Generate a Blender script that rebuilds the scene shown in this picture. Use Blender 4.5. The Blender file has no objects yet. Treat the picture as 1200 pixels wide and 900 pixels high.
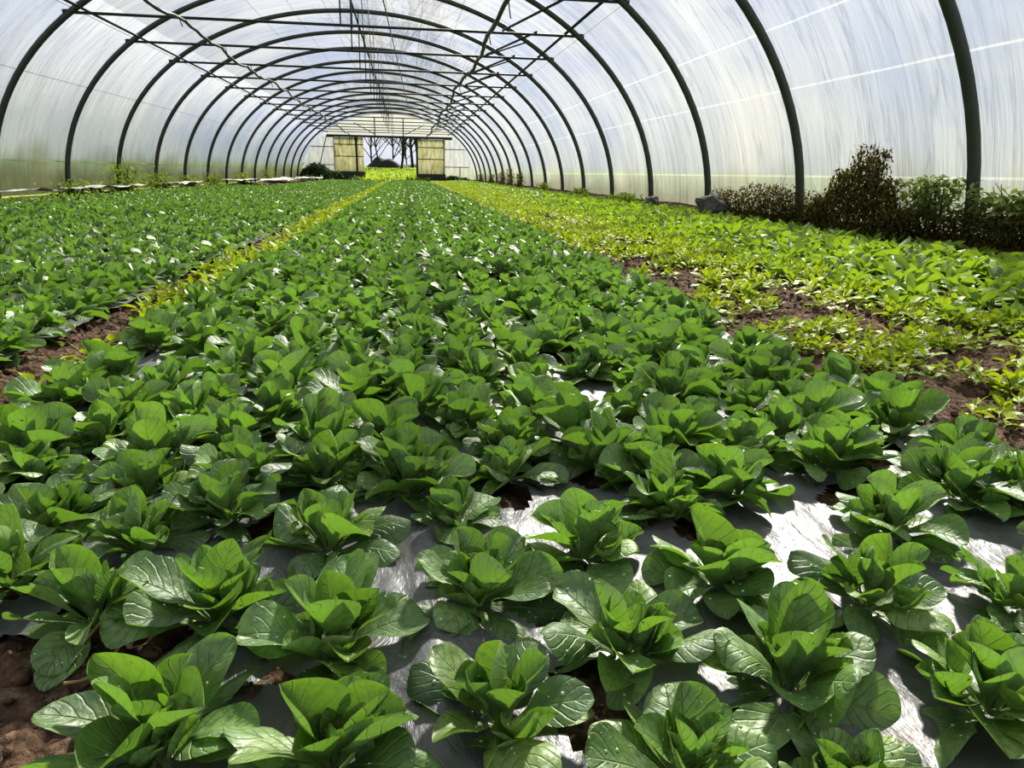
import bpy, math, random
import numpy as np
from math import sin, cos, pi, radians, sqrt
from mathutils import Matrix, Vector

random.seed(7)
RNG = np.random.default_rng(7)
C = bpy.context.scene.collection

# ------------------------------------------------------------------ dimensions (metres, camera above x=0,y=0)
CAM_Z = .45
CX, HALF, APEX, EXPO, BASE = -.822, 4.252, 3.131, 2.053, .05     # tunnel section
TIE_Z = 2.197
HOOP0, PITCH = 8.03, 2.0
END_Y = 38.1
START_Y = -6.0
BED_L, BED_R = -.66, .90
PATH_L = -.90


def half_at(z, a=HALF):
    t = max(0.0, min(1.0, (z - BASE) / (APEX - BASE)))
    return a * (1 - t ** EXPO) ** (1 / EXPO)


def section(off=0.0, n=72):
    t = np.linspace(0, pi, n)
    ct, st = np.cos(t), np.sin(t)
    x = CX + (HALF + off) * np.sign(ct) * abs(ct) ** (2 / EXPO)
    z = BASE + (APEX + off - BASE) * abs(st) ** (2 / EXPO)
    return np.stack([x, z], -1)


# ------------------------------------------------------------------ object helpers
def tag(o, label=None, cat=None, group=None, kind=None):
    if label: o['label'] = label
    if cat: o['category'] = cat
    if group: o['group'] = group
    if kind: o['kind'] = kind
    return o


def link(o, parent=None):
    C.objects.link(o)
    if parent is not None:
        o.parent = parent
    return o


def empty(name, loc=(0, 0, 0), rz=0.0):
    o = bpy.data.objects.new(name, None)
    o.empty_display_size = .05
    C.objects.link(o)
    o.location = loc
    o.rotation_euler = (0, 0, rz)
    return o


def mesh_np(name, V, Q, mat, smooth=True, uv=None, attrs=None):
    """V (N,3), Q (M,3|4) -> mesh"""
    V = np.asarray(V, np.float32); Q = np.asarray(Q, np.int32)
    me = bpy.data.meshes.new(name)
    k = Q.shape[1]
    me.vertices.add(len(V)); me.vertices.foreach_set('co', V.ravel())
    me.loops.add(Q.size); me.loops.foreach_set('vertex_index', Q.ravel())
    me.polygons.add(len(Q))
    me.polygons.foreach_set('loop_start', np.arange(0, Q.size, k, dtype=np.int32))
    me.polygons.foreach_set('loop_total', np.full(len(Q), k, np.int32))
    if smooth:
        me.polygons.foreach_set('use_smooth', np.ones(len(Q), bool))
    me.update(calc_edges=True)
    if uv is not None:
        l = me.uv_layers.new(name='UVMap')
        l.data.foreach_set('uv', np.asarray(uv, np.float32)[Q.ravel()].ravel())
    for nm, arr in (attrs or {}).items():
        a = me.attributes.new(nm, 'FLOAT', 'POINT')
        a.data.foreach_set('value', np.asarray(arr, np.float32))
    if isinstance(mat, (list, tuple)):
        for m in mat: me.materials.append(m)
    elif mat: me.materials.append(mat)
    return me


class MB:
    """collects plain shapes for one mesh"""
    def __init__(s): s.v = []; s.f = []

    def add(s, V, F):
        b = len(s.v)
        s.v += [tuple(map(float, p)) for p in V]
        s.f += [tuple(i + b for i in f) for f in F]
        return s

    def box(s, x0, x1, y0, y1, z0, z1):
        return s.add([(x0, y0, z0), (x1, y0, z0), (x1, y1, z0), (x0, y1, z0), (x0, y0, z1), (x1, y0, z1), (x1, y1, z1), (x0, y1, z1)],
                     [(0, 3, 2, 1), (4, 5, 6, 7), (0, 1, 5, 4), (1, 2, 6, 5), (2, 3, 7, 6), (3, 0, 4, 7)])

    def tube(s, pts, r, seg=10, flat=1.0):
        P = [Vector(p) for p in pts]
        n = len(P)
        rr = r if hasattr(r, '__len__') else [r] * n
        V = []; F = []
        up = Vector((0, 1, 0))
        prev = None
        for i in range(n):
            t = (P[min(i + 1, n - 1)] - P[max(i - 1, 0)]).normalized()
            if prev is None:
                ref = up if abs(t.dot(up)) < .9 else Vector((0, 0, 1))
                a = (ref - t * ref.dot(t)).normalized()
            else:
                a = (prev - t * prev.dot(t)).normalized()
            prev = a
            b = t.cross(a)
            for j in range(seg):
                w = 2 * pi * j / seg
                V.append(P[i] + a * cos(w) * rr[i] * flat + b * sin(w) * rr[i])
        for i in range(n - 1):
            for j in range(seg):
                k = (j + 1) % seg
                F.append((i * seg + j, i * seg + k, (i + 1) * seg + k, (i + 1) * seg + j))
        F.append(tuple(range(seg))[::-1]); F.append(tuple((n - 1) * seg + j for j in range(seg)))
        return s.add(V, F)

    def build(s, name, mat, parent=None, smooth=True):
        me = bpy.data.meshes.new(name)
        me.from_pydata(s.v, [], s.f)
        me.polygons.foreach_set('use_smooth', [smooth] * len(me.polygons))
        me.materials.append(mat)
        me.update()
        return link(bpy.data.objects.new(name, me), parent)


# ------------------------------------------------------------------ node helpers
class NT:
    def __init__(s, name):
        s.m = bpy.data.materials.new(name); s.m.use_nodes = True
        s.t = s.m.node_tree; s.t.nodes.clear()
        s.out = s.n('ShaderNodeOutputMaterial')

    def n(s, typ, **kw):
        nd = s.t.nodes.new(typ)
        for k, v in kw.items():
            if k.startswith('_'): setattr(nd, k[1:], v)
        for k, v in kw.items():
            if not k.startswith('_'):
                s.set(nd, k, v)
        return nd

    def set(s, nd, key, v):
        inp = nd.inputs[int(key[1:])] if key[0] == 'i' and key[1:].isdigit() else nd.inputs[key.replace('_', ' ')]
        if isinstance(v, bpy.types.NodeSocket): s.t.links.new(v, inp)
        elif isinstance(v, bpy.types.Node): s.t.links.new(v.outputs[0], inp)
        else: inp.default_value = v

    def math(s, op, a, b=0.0, c=None, clamp=False):
        nd = s.n('ShaderNodeMath', _operation=op, i0=a, i1=b)
        nd.use_clamp = clamp
        if c is not None: s.set(nd, 'i2', c)
        return nd.outputs[0]

    def noise(s, vec, scale, detail=3.0, rough=.55, dist=0.0):
        nd = s.n('ShaderNodeTexNoise', Scale=scale, Detail=detail, Roughness=rough, Distortion=dist)
        if vec is not None: s.set(nd, 'Vector', vec)
        return nd.outputs[0]

    def ramp(s, fac, stops, interp='LINEAR'):
        nd = s.n('ShaderNodeValToRGB', Fac=fac)
        cr = nd.color_ramp; cr.interpolation = interp
        while len(cr.elements) < len(stops): cr.elements.new(.5)
        for e, (p, c) in zip(cr.elements, stops):
            e.position = p; e.color = (*c, 1) if len(c) == 3 else c
        return nd.outputs[0]

    def mix(s, fac, a, b, blend='MIX'):
        nd = s.n('ShaderNodeMix', _data_type='RGBA', _blend_type=blend)
        s.set(nd, 'i0', fac)
        for i, v in ((6, a), (7, b)):
            if isinstance(v, tuple) and len(v) == 3: v = (*v, 1)
            s.set(nd, 'i%d' % i, v)
        return nd.outputs[2]

    def mapping(s, vec, scale):
        return s.n('ShaderNodeMapping', Vector=vec, Scale=scale).outputs[0]

    def geo(s, what='Position'): return s.n('ShaderNodeNewGeometry').outputs[what]

    def obj(s): return s.n('ShaderNodeTexCoord').outputs['Object']

    def bump(s, h, strength=.5, dist=.01, normal=None):
        nd = s.n('ShaderNodeBump', Strength=strength, Distance=dist, Height=h)
        if normal is not None: s.set(nd, 'Normal', normal)
        return nd.outputs[0]

    def finish(s, shader):
        s.t.links.new(shader.outputs[0] if isinstance(shader, bpy.types.Node) else shader, s.out.inputs[0])
        return s.m


def principled(nt, **kw): return nt.n('ShaderNodeBsdfPrincipled', **kw)


def simple(name, col, rough=.6, metal=0.0, var=.25, scale=20.0, bump=.0):
    nt = NT(name)
    n = nt.noise(nt.geo(), scale, 4)
    c = nt.mix(n, tuple(v * (1 - var) for v in col), tuple(min(1, v * (1 + var)) for v in col))
    p = principled(nt, Base_Color=c, Roughness=rough, Metallic=metal)
    if bump: nt.set(p, 'Normal', nt.bump(n, bump, .01))
    return nt.finish(p)


def leaf_material(name, dark, light, heart, trans, tfac=.38, rough=.38, spec=.5, veins=True):
    nt = NT(name)
    uv = nt.n('ShaderNodeUVMap').outputs[0]
    sp = nt.n('ShaderNodeSeparateXYZ', Vector=uv)
    u = nt.math('ABSOLUTE', nt.math('SUBTRACT', sp.outputs[0], .5))
    v = sp.outputs[1]
    tint = nt.n('ShaderNodeAttribute', _attribute_name='tint').outputs['Fac']
    rnd = nt.n('ShaderNodeAttribute', _attribute_name='rnd').outputs['Fac']
    base = nt.mix(rnd, dark, light)
    base = nt.mix(tint, base, heart)
    pn = nt.noise(nt.obj(), 45, 3)
    base = nt.mix(nt.math('MULTIPLY', nt.math('SUBTRACT', pn, .35, clamp=True), 1.2, clamp=True), base, nt.mix(.5, base, heart))
    blis = nt.noise(nt.obj(), 170, 2, .5)
    base = nt.mix(nt.math('MULTIPLY', nt.math('SUBTRACT', .55, blis, clamp=True), 1.8, clamp=True), base, dark)
    h = nt.math('ADD', pn, nt.math('MULTIPLY', blis, .9))
    if veins:
        w = nt.math('MULTIPLY_ADD', v, -.034, .045)           # midrib narrows to the tip
        mid = nt.math('SUBTRACT', 1.0, nt.math('DIVIDE', u, w), clamp=True)
        wob = nt.math('MULTIPLY', pn, .12)
        ph = nt.math('ADD', nt.math('SUBTRACT', v, nt.math('MULTIPLY', u, .55)), wob)
        lat = nt.math('SINE', nt.math('MULTIPLY', ph, 46.0))
        lat = nt.math('POWER', nt.math('MAXIMUM', lat, 0.0), 9.0)
        lat = nt.math('MULTIPLY', lat, .12)
        vein = nt.math('MAXIMUM', nt.math('MULTIPLY', mid, .75), lat, clamp=True)
        foot = nt.math('SUBTRACT', 1.0, nt.math('MULTIPLY', v, 3.6), clamp=True)
        vein = nt.math('MAXIMUM', vein, nt.math('MULTIPLY', foot, .6), clamp=True)
        base = nt.mix(nt.math('MULTIPLY', vein, .55), base, nt.mix(.45, heart, (.62, .74, .36)))
        h = nt.math('SUBTRACT', nt.math('MULTIPLY', h, .8), nt.math('MULTIPLY', nt.math('MAXIMUM', mid, nt.math('MULTIPLY', lat, 4.0)), .9))
    back = nt.geo('Backfacing')
    top = base
    under = nt.mix(.30, base, (.33, .48, .22))
    col = nt.mix(back, top, under)
    bm = nt.bump(h, .75, .0020)
    p = principled(nt, Base_Color=col, Roughness=rough, Specular_IOR_Level=spec, Normal=bm)
    tr = nt.n('ShaderNodeBsdfTranslucent', Color=nt.mix(.55, nt.mix(1.0, col, trans, 'MULTIPLY'), trans), Normal=bm)
    ms = nt.n('ShaderNodeMixShader', Fac=tfac)
    nt.t.links.new(p.outputs[0], ms.inputs[1]); nt.t.links.new(tr.outputs[0], ms.inputs[2])
    return nt.finish(ms)


M = {}
M['mache'] = leaf_material('lambs_lettuce_leaf', (.018, .068, .020), (.190, .315, .115), (.36, .50, .10), (.36, .62, .06), .30, .50, .95)
M['crop'] = leaf_material('leafy_crop_leaf', (.045, .13, .03), (.17, .31, .05), (.34, .46, .06), (.46, .62, .04), .42, .52, .6)
M['weed'] = leaf_material('weed_leaf', (.08, .20, .02), (.24, .38, .03), (.44, .52, .03), (.52, .60, .015), .42, .5, .5)
M['dead'] = leaf_material('dry_vine_leaf', (.035, .028, .010), (.10, .075, .022), (.16, .13, .03), (.22, .16, .03), .35, .8, .1, False)
M['bush'] = leaf_material('veiled_leaf', (.14, .19, .07), (.26, .32, .12), (.36, .40, .14), (.4, .48, .12), .40, .6, .2, False)  # leaf colour paled to imitate the veil of hazy film
M['moss'] = leaf_material('grass_blade', (.10, .17, .02), (.24, .34, .03), (.34, .42, .05), (.4, .5, .03), .35, .7, .2, False)
M['darkgreen'] = leaf_material('dark_bush_leaf', (.010, .03, .010), (.03, .07, .018), (.06, .11, .03), (.07, .14, .02), .3, .7, .2, False)
M['steel'] = simple('hoop_steel', (.060, .068, .062), .55, .35, .35, 6.0, .1)
M['steel_dark'] = simple('tie_steel', (.030, .034, .031), .6, .3, .3, 9.0)
M['pipe'] = simple('black_pipe', (.018, .020, .019), .5, 0, .3, 9.0)
M['wire'] = simple('pale_wire', (.9, .9, .85), .5, 0, .05, 9.0)
M['wire_dark'] = simple('dark_wire', (.10, .10, .09), .5, 0, .1, 9.0)
M['rock'] = simple('grey_rock', (.10, .10, .095), .9, 0, .5, 14.0, .8)
M['board'] = simple('kick_board', (.045, .050, .042), .8, 0, .45, 5.0, .2)
M['bark'] = simple('bark', (.030, .025, .022), .9, 0, .4, 6.0, .5)
M['straw'] = simple('dry_straw', (.36, .26, .13), .8, 0, .35, 60.0)
M['cloth'] = simple('pale_sheet_scrap', (.50, .50, .46), .7, 0, .3, 5.0, .3)


def soil_mat(name, a, b, c):
    nt = NT(name)
    g = nt.geo()
    n1 = nt.noise(g, 55, 6, .65); n2 = nt.noise(g, 7, 4, .6)
    col = nt.ramp(n1, [(.30, a), (.52, b), (.72, c)])
    col = nt.mix(nt.math('MULTIPLY', n2, .45), col, tuple(v * .5 for v in a))
    vo = nt.n('ShaderNodeTexVoronoi', Vector=g, Scale=85.0)
    h = nt.math('ADD', nt.math('MULTIPLY', n1, 1.0), nt.math('MULTIPLY', vo.outputs[0], -.6))
    p = principled(nt, Base_Color=col, Roughness=.95, Specular_IOR_Level=.12, Normal=nt.bump(h, .9, .012))
    return nt.finish(p)


M['soil'] = soil_mat('soil', (.050, .032, .021), (.150, .098, .066), (.30, .215, .150))
M['soil_grey'] = soil_mat('greyish_soil', (.040, .030, .022), (.10, .078, .058), (.20, .165, .125))


def mulch_mat():
    nt = NT('silver_mulch_film')
    g = nt.geo()
    a = nt.noise(nt.mapping(g, (1, .45, 1)), 26, 5, .6, .6)
    b = nt.noise(g, 7, 4, .6)
    dirt = nt.noise(g, 13, 6, .7)
    col = nt.ramp(b, [(.3, (.075, .077, .082)), (.6, (.15, .15, .158)), (.8, (.24, .24, .25))])
    col = nt.mix(nt.math('MULTIPLY', nt.math('SUBTRACT', dirt, .56, clamp=True), 4.5, clamp=True), col, (.14, .10, .075))
    h = nt.math('ADD', a, nt.math('MULTIPLY', b, 1.5))
    p = principled(nt, Base_Color=col, Roughness=.46, Metallic=.1, Specular_IOR_Level=.6, Normal=nt.bump(h, .6, .012))
    return nt.finish(p)


M['mulch'] = mulch_mat()


GAIN = {'right': .49, 'left': .90, 'top': .53}  # colour factor per side, darker where sun makes the film glow
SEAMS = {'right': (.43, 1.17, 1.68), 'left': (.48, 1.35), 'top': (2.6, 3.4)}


def film_mat(name, side):
    """hazy polythene: part clear, part scattering, with the light and shade of vertical creases in its colour and a dirty foot (uv: x = metres along, y = arc metres from the foot)"""
    nt = NT(name)
    uv = nt.n('ShaderNodeUVMap').outputs[0]
    sp = nt.n('ShaderNodeSeparateXYZ', Vector=uv)
    Y, S = sp.outputs[0], sp.outputs[1]
    crease = nt.noise(nt.mapping(uv, (1.0, .10, 1)), 3.2, 5, .62, .35)
    fine = nt.noise(nt.mapping(uv, (1.0, .04, 1)), 9, 3, .6, .2)
    patch = nt.noise(nt.mapping(uv, (.55, .6, 1)), .9, 3, .5)
    line = nt.math('SUBTRACT', 1.0, nt.math('MULTIPLY', nt.math('ABSOLUTE', nt.math('SUBTRACT', crease, .5)), 40.0), clamp=True)
    line2 = nt.math('SUBTRACT', 1.0, nt.math('MULTIPLY', nt.math('ABSOLUTE', nt.math('SUBTRACT', fine, .56)), 22.0), clamp=True)
    lines = nt.math('ADD', nt.math('MULTIPLY', line, .75), nt.math('MULTIPLY', line2, .35), clamp=True)
    bl = nt.noise(nt.mapping(uv, (1.0, .05, 1)), 2.6, 3, .5, .1)
    fold_light = nt.math('MULTIPLY', nt.math('SUBTRACT', bl, .52, clamp=True), 4.0, clamp=True)
    white = nt.ramp(patch, [(.38, (.40, .44, .53)), (.5, (.52, .54, .59)), (.62, (.64, .64, .64))])
    white = nt.mix(nt.math('MULTIPLY', fold_light, .55), white, (.74, .74, .72))  # pale streaks painted in as light on broad folds
    white = nt.mix(nt.math('MULTIPLY', lines, .75), white, (.20, .22, .27))  # dark lines painted in as shade of the creases
    seam = None
    for z_ in SEAMS[side]:
        q_ = nt.math('SUBTRACT', 1.0, nt.math('MULTIPLY', nt.math('ABSOLUTE', nt.math('SUBTRACT', S, z_)), 85.0), clamp=True)
        seam = q_ if seam is None else nt.math('MAXIMUM', seam, q_)
    white = nt.mix(nt.math('MULTIPLY', seam, .8 if side == 'right' else .4), white, (.97, .97, .92) if side == 'right' else (.40, .40, .38))
    # dirt rising from the foot in ragged streaks
    dn = nt.noise(nt.mapping(uv, (1.0, .22, 1)), 5.0, 5, .7)
    dn2 = nt.noise(uv, 1.1, 2)
    reach = nt.math('MULTIPLY_ADD', dn2, 1.5, -.30)
    d = nt.math('SUBTRACT', 1.0, nt.math('DIVIDE', S, nt.math('MAXIMUM', nt.math('MULTIPLY', nt.math('ADD', reach, dn), .75 if side == 'left' else .55), .05)), clamp=True)
    d = nt.math('MULTIPLY', d, 1.5, clamp=True)
    haze = nt.math('SUBTRACT', 1.0, nt.math('DIVIDE', S, 2.2), clamp=True)
    white = nt.mix(nt.math('MULTIPLY', haze, .30), white, (.70, .68, .54))
    col = nt.mix(nt.math('MULTIPLY', d, .85 if side == 'left' else .55), white, nt.mix(dn, (.10, .12, .03), (.42, .38, .20)))
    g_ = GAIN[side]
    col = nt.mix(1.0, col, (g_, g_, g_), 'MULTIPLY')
    bmp = nt.bump(nt.math('ADD', crease, nt.math('MULTIPLY', fine, .3)), .6, .05)
    trl = nt.n('ShaderNodeBsdfTranslucent', Color=col, Normal=bmp)
    dif = nt.n('ShaderNodeBsdfDiffuse', Color=col, Normal=bmp)
    m1 = nt.n('ShaderNodeMixShader', Fac=.22)
    nt.t.links.new(trl.outputs[0], m1.inputs[1]); nt.t.links.new(dif.outputs[0], m1.inputs[2])
    clear = nt.n('ShaderNodeBsdfTransparent', Color=(.95, .96, .98, 1))
    low = nt.math('SUBTRACT', 1.0, nt.math('DIVIDE', nt.math('MAXIMUM', nt.math('SUBTRACT', S, .35), 0.0), .9), clamp=True)
    fac = nt.math('ADD', nt.math('MULTIPLY_ADD', low, .30, .54), nt.math('MULTIPLY', d, .2), clamp=True)
    m2 = nt.n('ShaderNodeMixShader', Fac=fac)
    nt.t.links.new(clear.outputs[0], m2.inputs[1]); nt.t.links.new(m1.outputs[0], m2.inputs[2])
    gl = nt.n('ShaderNodeBsdfGlossy', Color=(.9, .9, .9, 1), Roughness=.3, Normal=bmp)
    m3 = nt.n('ShaderNodeMixShader', Fac=.05)
    nt.t.links.new(m2.outputs[0], m3.inputs[1]); nt.t.links.new(gl.outputs[0], m3.inputs[2])
    return nt.finish(m3)


M['film_left'] = film_mat('polythene_left', 'left')
M['film_right'] = film_mat('polythene_right', 'right')
M['film_top'] = film_mat('polythene_top', 'top')


def corrugated(name, col, stain, tf=.5, sc=26.0):
    nt = NT(name)
    g = nt.geo()
    sp = nt.n('ShaderNodeSeparateXYZ', Vector=g)
    wv = nt.math('SINE', nt.math('MULTIPLY', sp.outputs[0], sc))
    st = nt.noise(nt.mapping(g, (4, 4, .9)), 2.2, 5, .65)
    c = nt.mix(nt.math('MULTIPLY_ADD', wv, .13, .13), col, tuple(v * .55 for v in col))
    c = nt.mix(nt.math('MULTIPLY', nt.math('SUBTRACT', st, .47, clamp=True), 5.0, clamp=True), c, stain)
    low = nt.math('SUBTRACT', 1.0, nt.math('MULTIPLY', sp.outputs[2], 1.1), clamp=True)
    c = nt.mix(nt.math('MULTIPLY', low, .5), c, (.16, .17, .05))
    b = nt.bump(wv, .5, .02)
    p = principled(nt, Base_Color=c, Roughness=.6, Normal=b)
    t = nt.n('ShaderNodeBsdfTranslucent', Color=c)
    m = nt.n('ShaderNodeMixShader', Fac=tf)
    nt.t.links.new(p.outputs[0], m.inputs[1]); nt.t.links.new(t.outputs[0], m.inputs[2])
    return nt.finish(m)


M['panel_cream'] = corrugated('cream_corrugated', (.58, .58, .46), (.36, .32, .14), .62)
M['panel_pale'] = corrugated('pale_corrugated', (.23, .24, .26), (.30, .30, .26), .62)
M['gable'] = corrugated('gable_film', (.28, .285, .28), (.28, .275, .24), .65, 0.0)


def grass_mat():
    nt = NT('meadow')
    g = nt.geo()
    n = nt.noise(g, 1.4, 5, .7); n2 = nt.noise(g, 14, 4, .7)
    c = nt.ramp(n, [(.3, (.10, .19, .012)), (.5, (.24, .36, .015)), (.7, (.40, .46, .03))])
    c = nt.mix(n2, c, nt.mix(.5, c, (.05, .10, .01)))
    p = principled(nt, Base_Color=c, Roughness=.9, Specular_IOR_Level=.1, Normal=nt.bump(n2, 1.0, .15))
    return nt.finish(p)


M['grass'] = grass_mat()


def water_mat():
    nt = NT('water_droplet')
    p = principled(nt, Base_Color=(.30, .48, .22, 1), Roughness=.10, IOR=1.45, Specular_IOR_Level=1.0, Coat_Weight=1.0, Coat_Roughness=.05)
    return nt.finish(p)


M['water'] = water_mat()

# ------------------------------------------------------------------ ground
import mathutils.noise as mn


def vnoise(P, scale, oct=4, seed=0.0):
    """cheap value noise, vectorised; P (N,2)"""
    out = np.zeros(len(P)); amp = 1.0; tot = 0
    for o in range(oct):
        q = P * scale * 2 ** o + seed + 17.3 * o
        i = np.floor(q).astype(np.int64); f = q - i; f = f * f * (3 - 2 * f)

        def h(a, b):
            n = (a * 374761393 + b * 668265263 + int(seed * 13) * 1442695) & 0x7fffffff
            n = ((n ^ (n >> 13)) * 1274126177) & 0x7fffffff
            return ((n ^ (n >> 16)) & 0xffff) / 65535.0
        a = h(i[:, 0], i[:, 1]); b = h(i[:, 0] + 1, i[:, 1]); c = h(i[:, 0], i[:, 1] + 1); d = h(i[:, 0] + 1, i[:, 1] + 1)
        out += amp * ((a * (1 - f[:, 0]) + b * f[:, 0]) * (1 - f[:, 1]) + (c * (1 - f[:, 0]) + d * f[:, 0]) * f[:, 1])
        tot += amp; amp *= .5
    return out / tot - .5


def soil_z(P, fine=True):
    x = P[:, 0]
    z = .016 * vnoise(P, 7, 3, 3.0)
    if fine:
        z += .034 * vnoise(P, 22, 2, 5.0) + .024 * np.maximum(vnoise(P, 70, 2, 9.0), -.1)
    path = np.exp(-((x + .78) / .10) ** 2)
    z -= .015 * path
    bank = np.clip((x - 2.95) / .5, 0, 1); z += .13 * bank * bank * (3 - 2 * bank)
    bankl = np.clip((-4.45 - x) / .4, 0, 1); z += .04 * bankl
    return z


def grid(xs, ys):
    X, Y = np.meshgrid(xs, ys)
    P = np.stack([X.ravel(), Y.ravel()], -1)
    nx, ny = len(xs), len(ys)
    i = np.arange(ny - 1)[:, None] * nx + np.arange(nx - 1)[None]
    i = i.ravel()
    return P, np.stack([i, i + 1, i + 1 + nx, i + nx], -1)


def ground_patch(name, xs, ys, mat, fine, lower=None):
    P, Q = grid(xs, ys)
    z = soil_z(P, fine)
    if lower is not None:                      # sink under the finer patch
        ins = (P[:, 0] > lower[0] + .02) & (P[:, 0] < lower[1] - .02) & (P[:, 1] > lower[2] + .02) & (P[:, 1] < lower[3] - .02)
        z[ins] -= .12
    me = mesh_np(name, np.column_stack([P, z]), Q, mat)
    return me


fp = (-1.5, 2.7, .15, 4.2)
P1, Q1 = grid(np.arange(-1.5, 2.7, .009), np.arange(.15, 4.2, .010))
P2, Q2 = grid(np.concatenate([np.arange(-5.0, 3.4, .06), [3.5]]), np.arange(-6, 38.2, .12))
z1 = soil_z(P1, True); z2 = soil_z(P2, False) + .03 * vnoise(P2, 5, 3, 2.0)
ins = (P2[:, 0] > fp[0] + .05) & (P2[:, 0] < fp[1] - .05) & (P2[:, 1] > fp[2] + .1) & (P2[:, 1] < fp[3] - .1)
z2[ins] -= .15
V = np.concatenate([np.column_stack([P1, z1]), np.column_stack([P2, z2])])
floor = link(bpy.data.objects.new('floor', mesh_np('floor', V, np.concatenate([Q1, Q2 + len(P1)]), M['soil'])))
tag(floor, 'brown crumbly tilled soil inside the plastic tunnel', kind='structure')

# crumbs and clods of soil: nobody could count them
icoV = []
bm_pts = [(0, 0, 1), (.894, 0, .447), (.276, .851, .447), (-.724, .526, .447), (-.724, -.526, .447), (.276, -.851, .447),
          (.724, .526, -.447), (-.276, .851, -.447), (-.894, 0, -.447), (-.276, -.851, -.447), (.724, -.526, -.447), (0, 0, -1)]
icoV = np.array(bm_pts)
icoF = np.array([(0, 1, 2), (0, 2, 3), (0, 3, 4), (0, 4, 5), (0, 5, 1), (1, 6, 2), (2, 7, 3), (3, 8, 4), (4, 9, 5), (5, 10, 1),
                 (2, 6, 7), (3, 7, 8), (4, 8, 9), (5, 9, 10), (1, 10, 6), (11, 7, 6), (11, 8, 7), (11, 9, 8), (11, 10, 9), (11, 6, 10)])


def clods(name, n, region, rmin, rmax, label):
    xs = RNG.uniform(region[0], region[1], n)
    ys = region[2] + (region[3] - region[2]) * RNG.uniform(0, 1, n) ** 1.6
    P = np.column_stack([xs, ys])
    r = rmin + (rmax - rmin) * RNG.uniform(0, 1, n) ** 3
    z = soil_z(P, True) + r * .25
    base = icoV[None] * (1 + RNG.uniform(-.28, .28, (n, 12, 1))) * r[:, None, None]
    base[:, :, 2] *= .75
    V = base + np.column_stack([P, z])[:, None, :]
    F = (icoF[None] + 12 * np.arange(n)[:, None, None]).reshape(-1, 3)
    o = link(bpy.data.objects.new(name, mesh_np(name, V.reshape(-1, 3), F, M['soil'], smooth=False)))
    return tag(o, label, 'soil', kind='stuff')


clods('soil_crumbs', 5200, (-1.0, -.22, .35, 4.5), .002, .012, 'loose crumbs of brown soil along the bare left path')
clods('soil_crumbs', 7500, (.85, 2.1, .6, 5.0), .002, .013, 'loose dark soil crumbs between the weeds right of the centre bed')
clods('soil_crumbs', 2200, (-.25, .85, .3, 1.0), .002, .008, 'soil crumbs showing through the gaps of the silver mulch')

# silver mulch film over the centre bed, torn open where soil shows
HOLES = [(.140, .67, .050, .075), (.150, .48, .040, .075), (.63, .84, .07, .05), (.135, .90, .03, .05), (-.30, .62, .09, .10), (-.38, .52, .16, .14), (-.17, .83, .04, .04),
         (.36, .78, .03, .04), (-.5, .75, .10, .10), (.26, .95, .03, .04)]


def mulch(name, xs, ys, label, holes):
    P, Q = grid(xs, ys)
    z = .018 + .016 * vnoise(P * [1.4, .7], 13, 3, 31.0) + .010 * np.abs(vnoise(P * [2.0, .8], 24, 2, 11.0)) + .012 * np.exp(-((P[:, 0] - .02) / .03) ** 2)
    c = P[Q].mean(1)
    keep = np.ones(len(Q), bool)
    edge = vnoise(c, 16, 3, 77.0)
    for hx, hy, rx, ry in holes:
        keep &= ((c[:, 0] - hx) / rx) ** 2 + ((c[:, 1] - hy) / ry) ** 2 + edge * 1.3 > 1
    keep &= ~((vnoise(c * [1, .6], 5, 2, 51.0) > .19) & (c[:, 1] > .95))
    keep &= (c[:, 0] > xs[0] + .03 + .06 * vnoise(c, 9, 2, 8.0)) & (c[:, 0] < xs[-1] - .03 + .06 * vnoise(c, 9, 2, 9.0))
    o = link(bpy.data.objects.new(name, mesh_np(name, np.column_stack([P, z]), Q[keep], M['mulch'])))
    return tag(o, label, 'plastic film')


mulch('mulch_film', np.arange(-.64, .92, .0075), np.arange(.10, 4.2, .009), 'wrinkled silver grey plastic mulch film under the lettuces of the centre bed', HOLES)
mulch('mulch_film', np.arange(-2.6, -.90, .02), np.arange(.9, 6.0, .022), 'grey plastic mulch film edging out from under the left bed beside the path', [])

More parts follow.
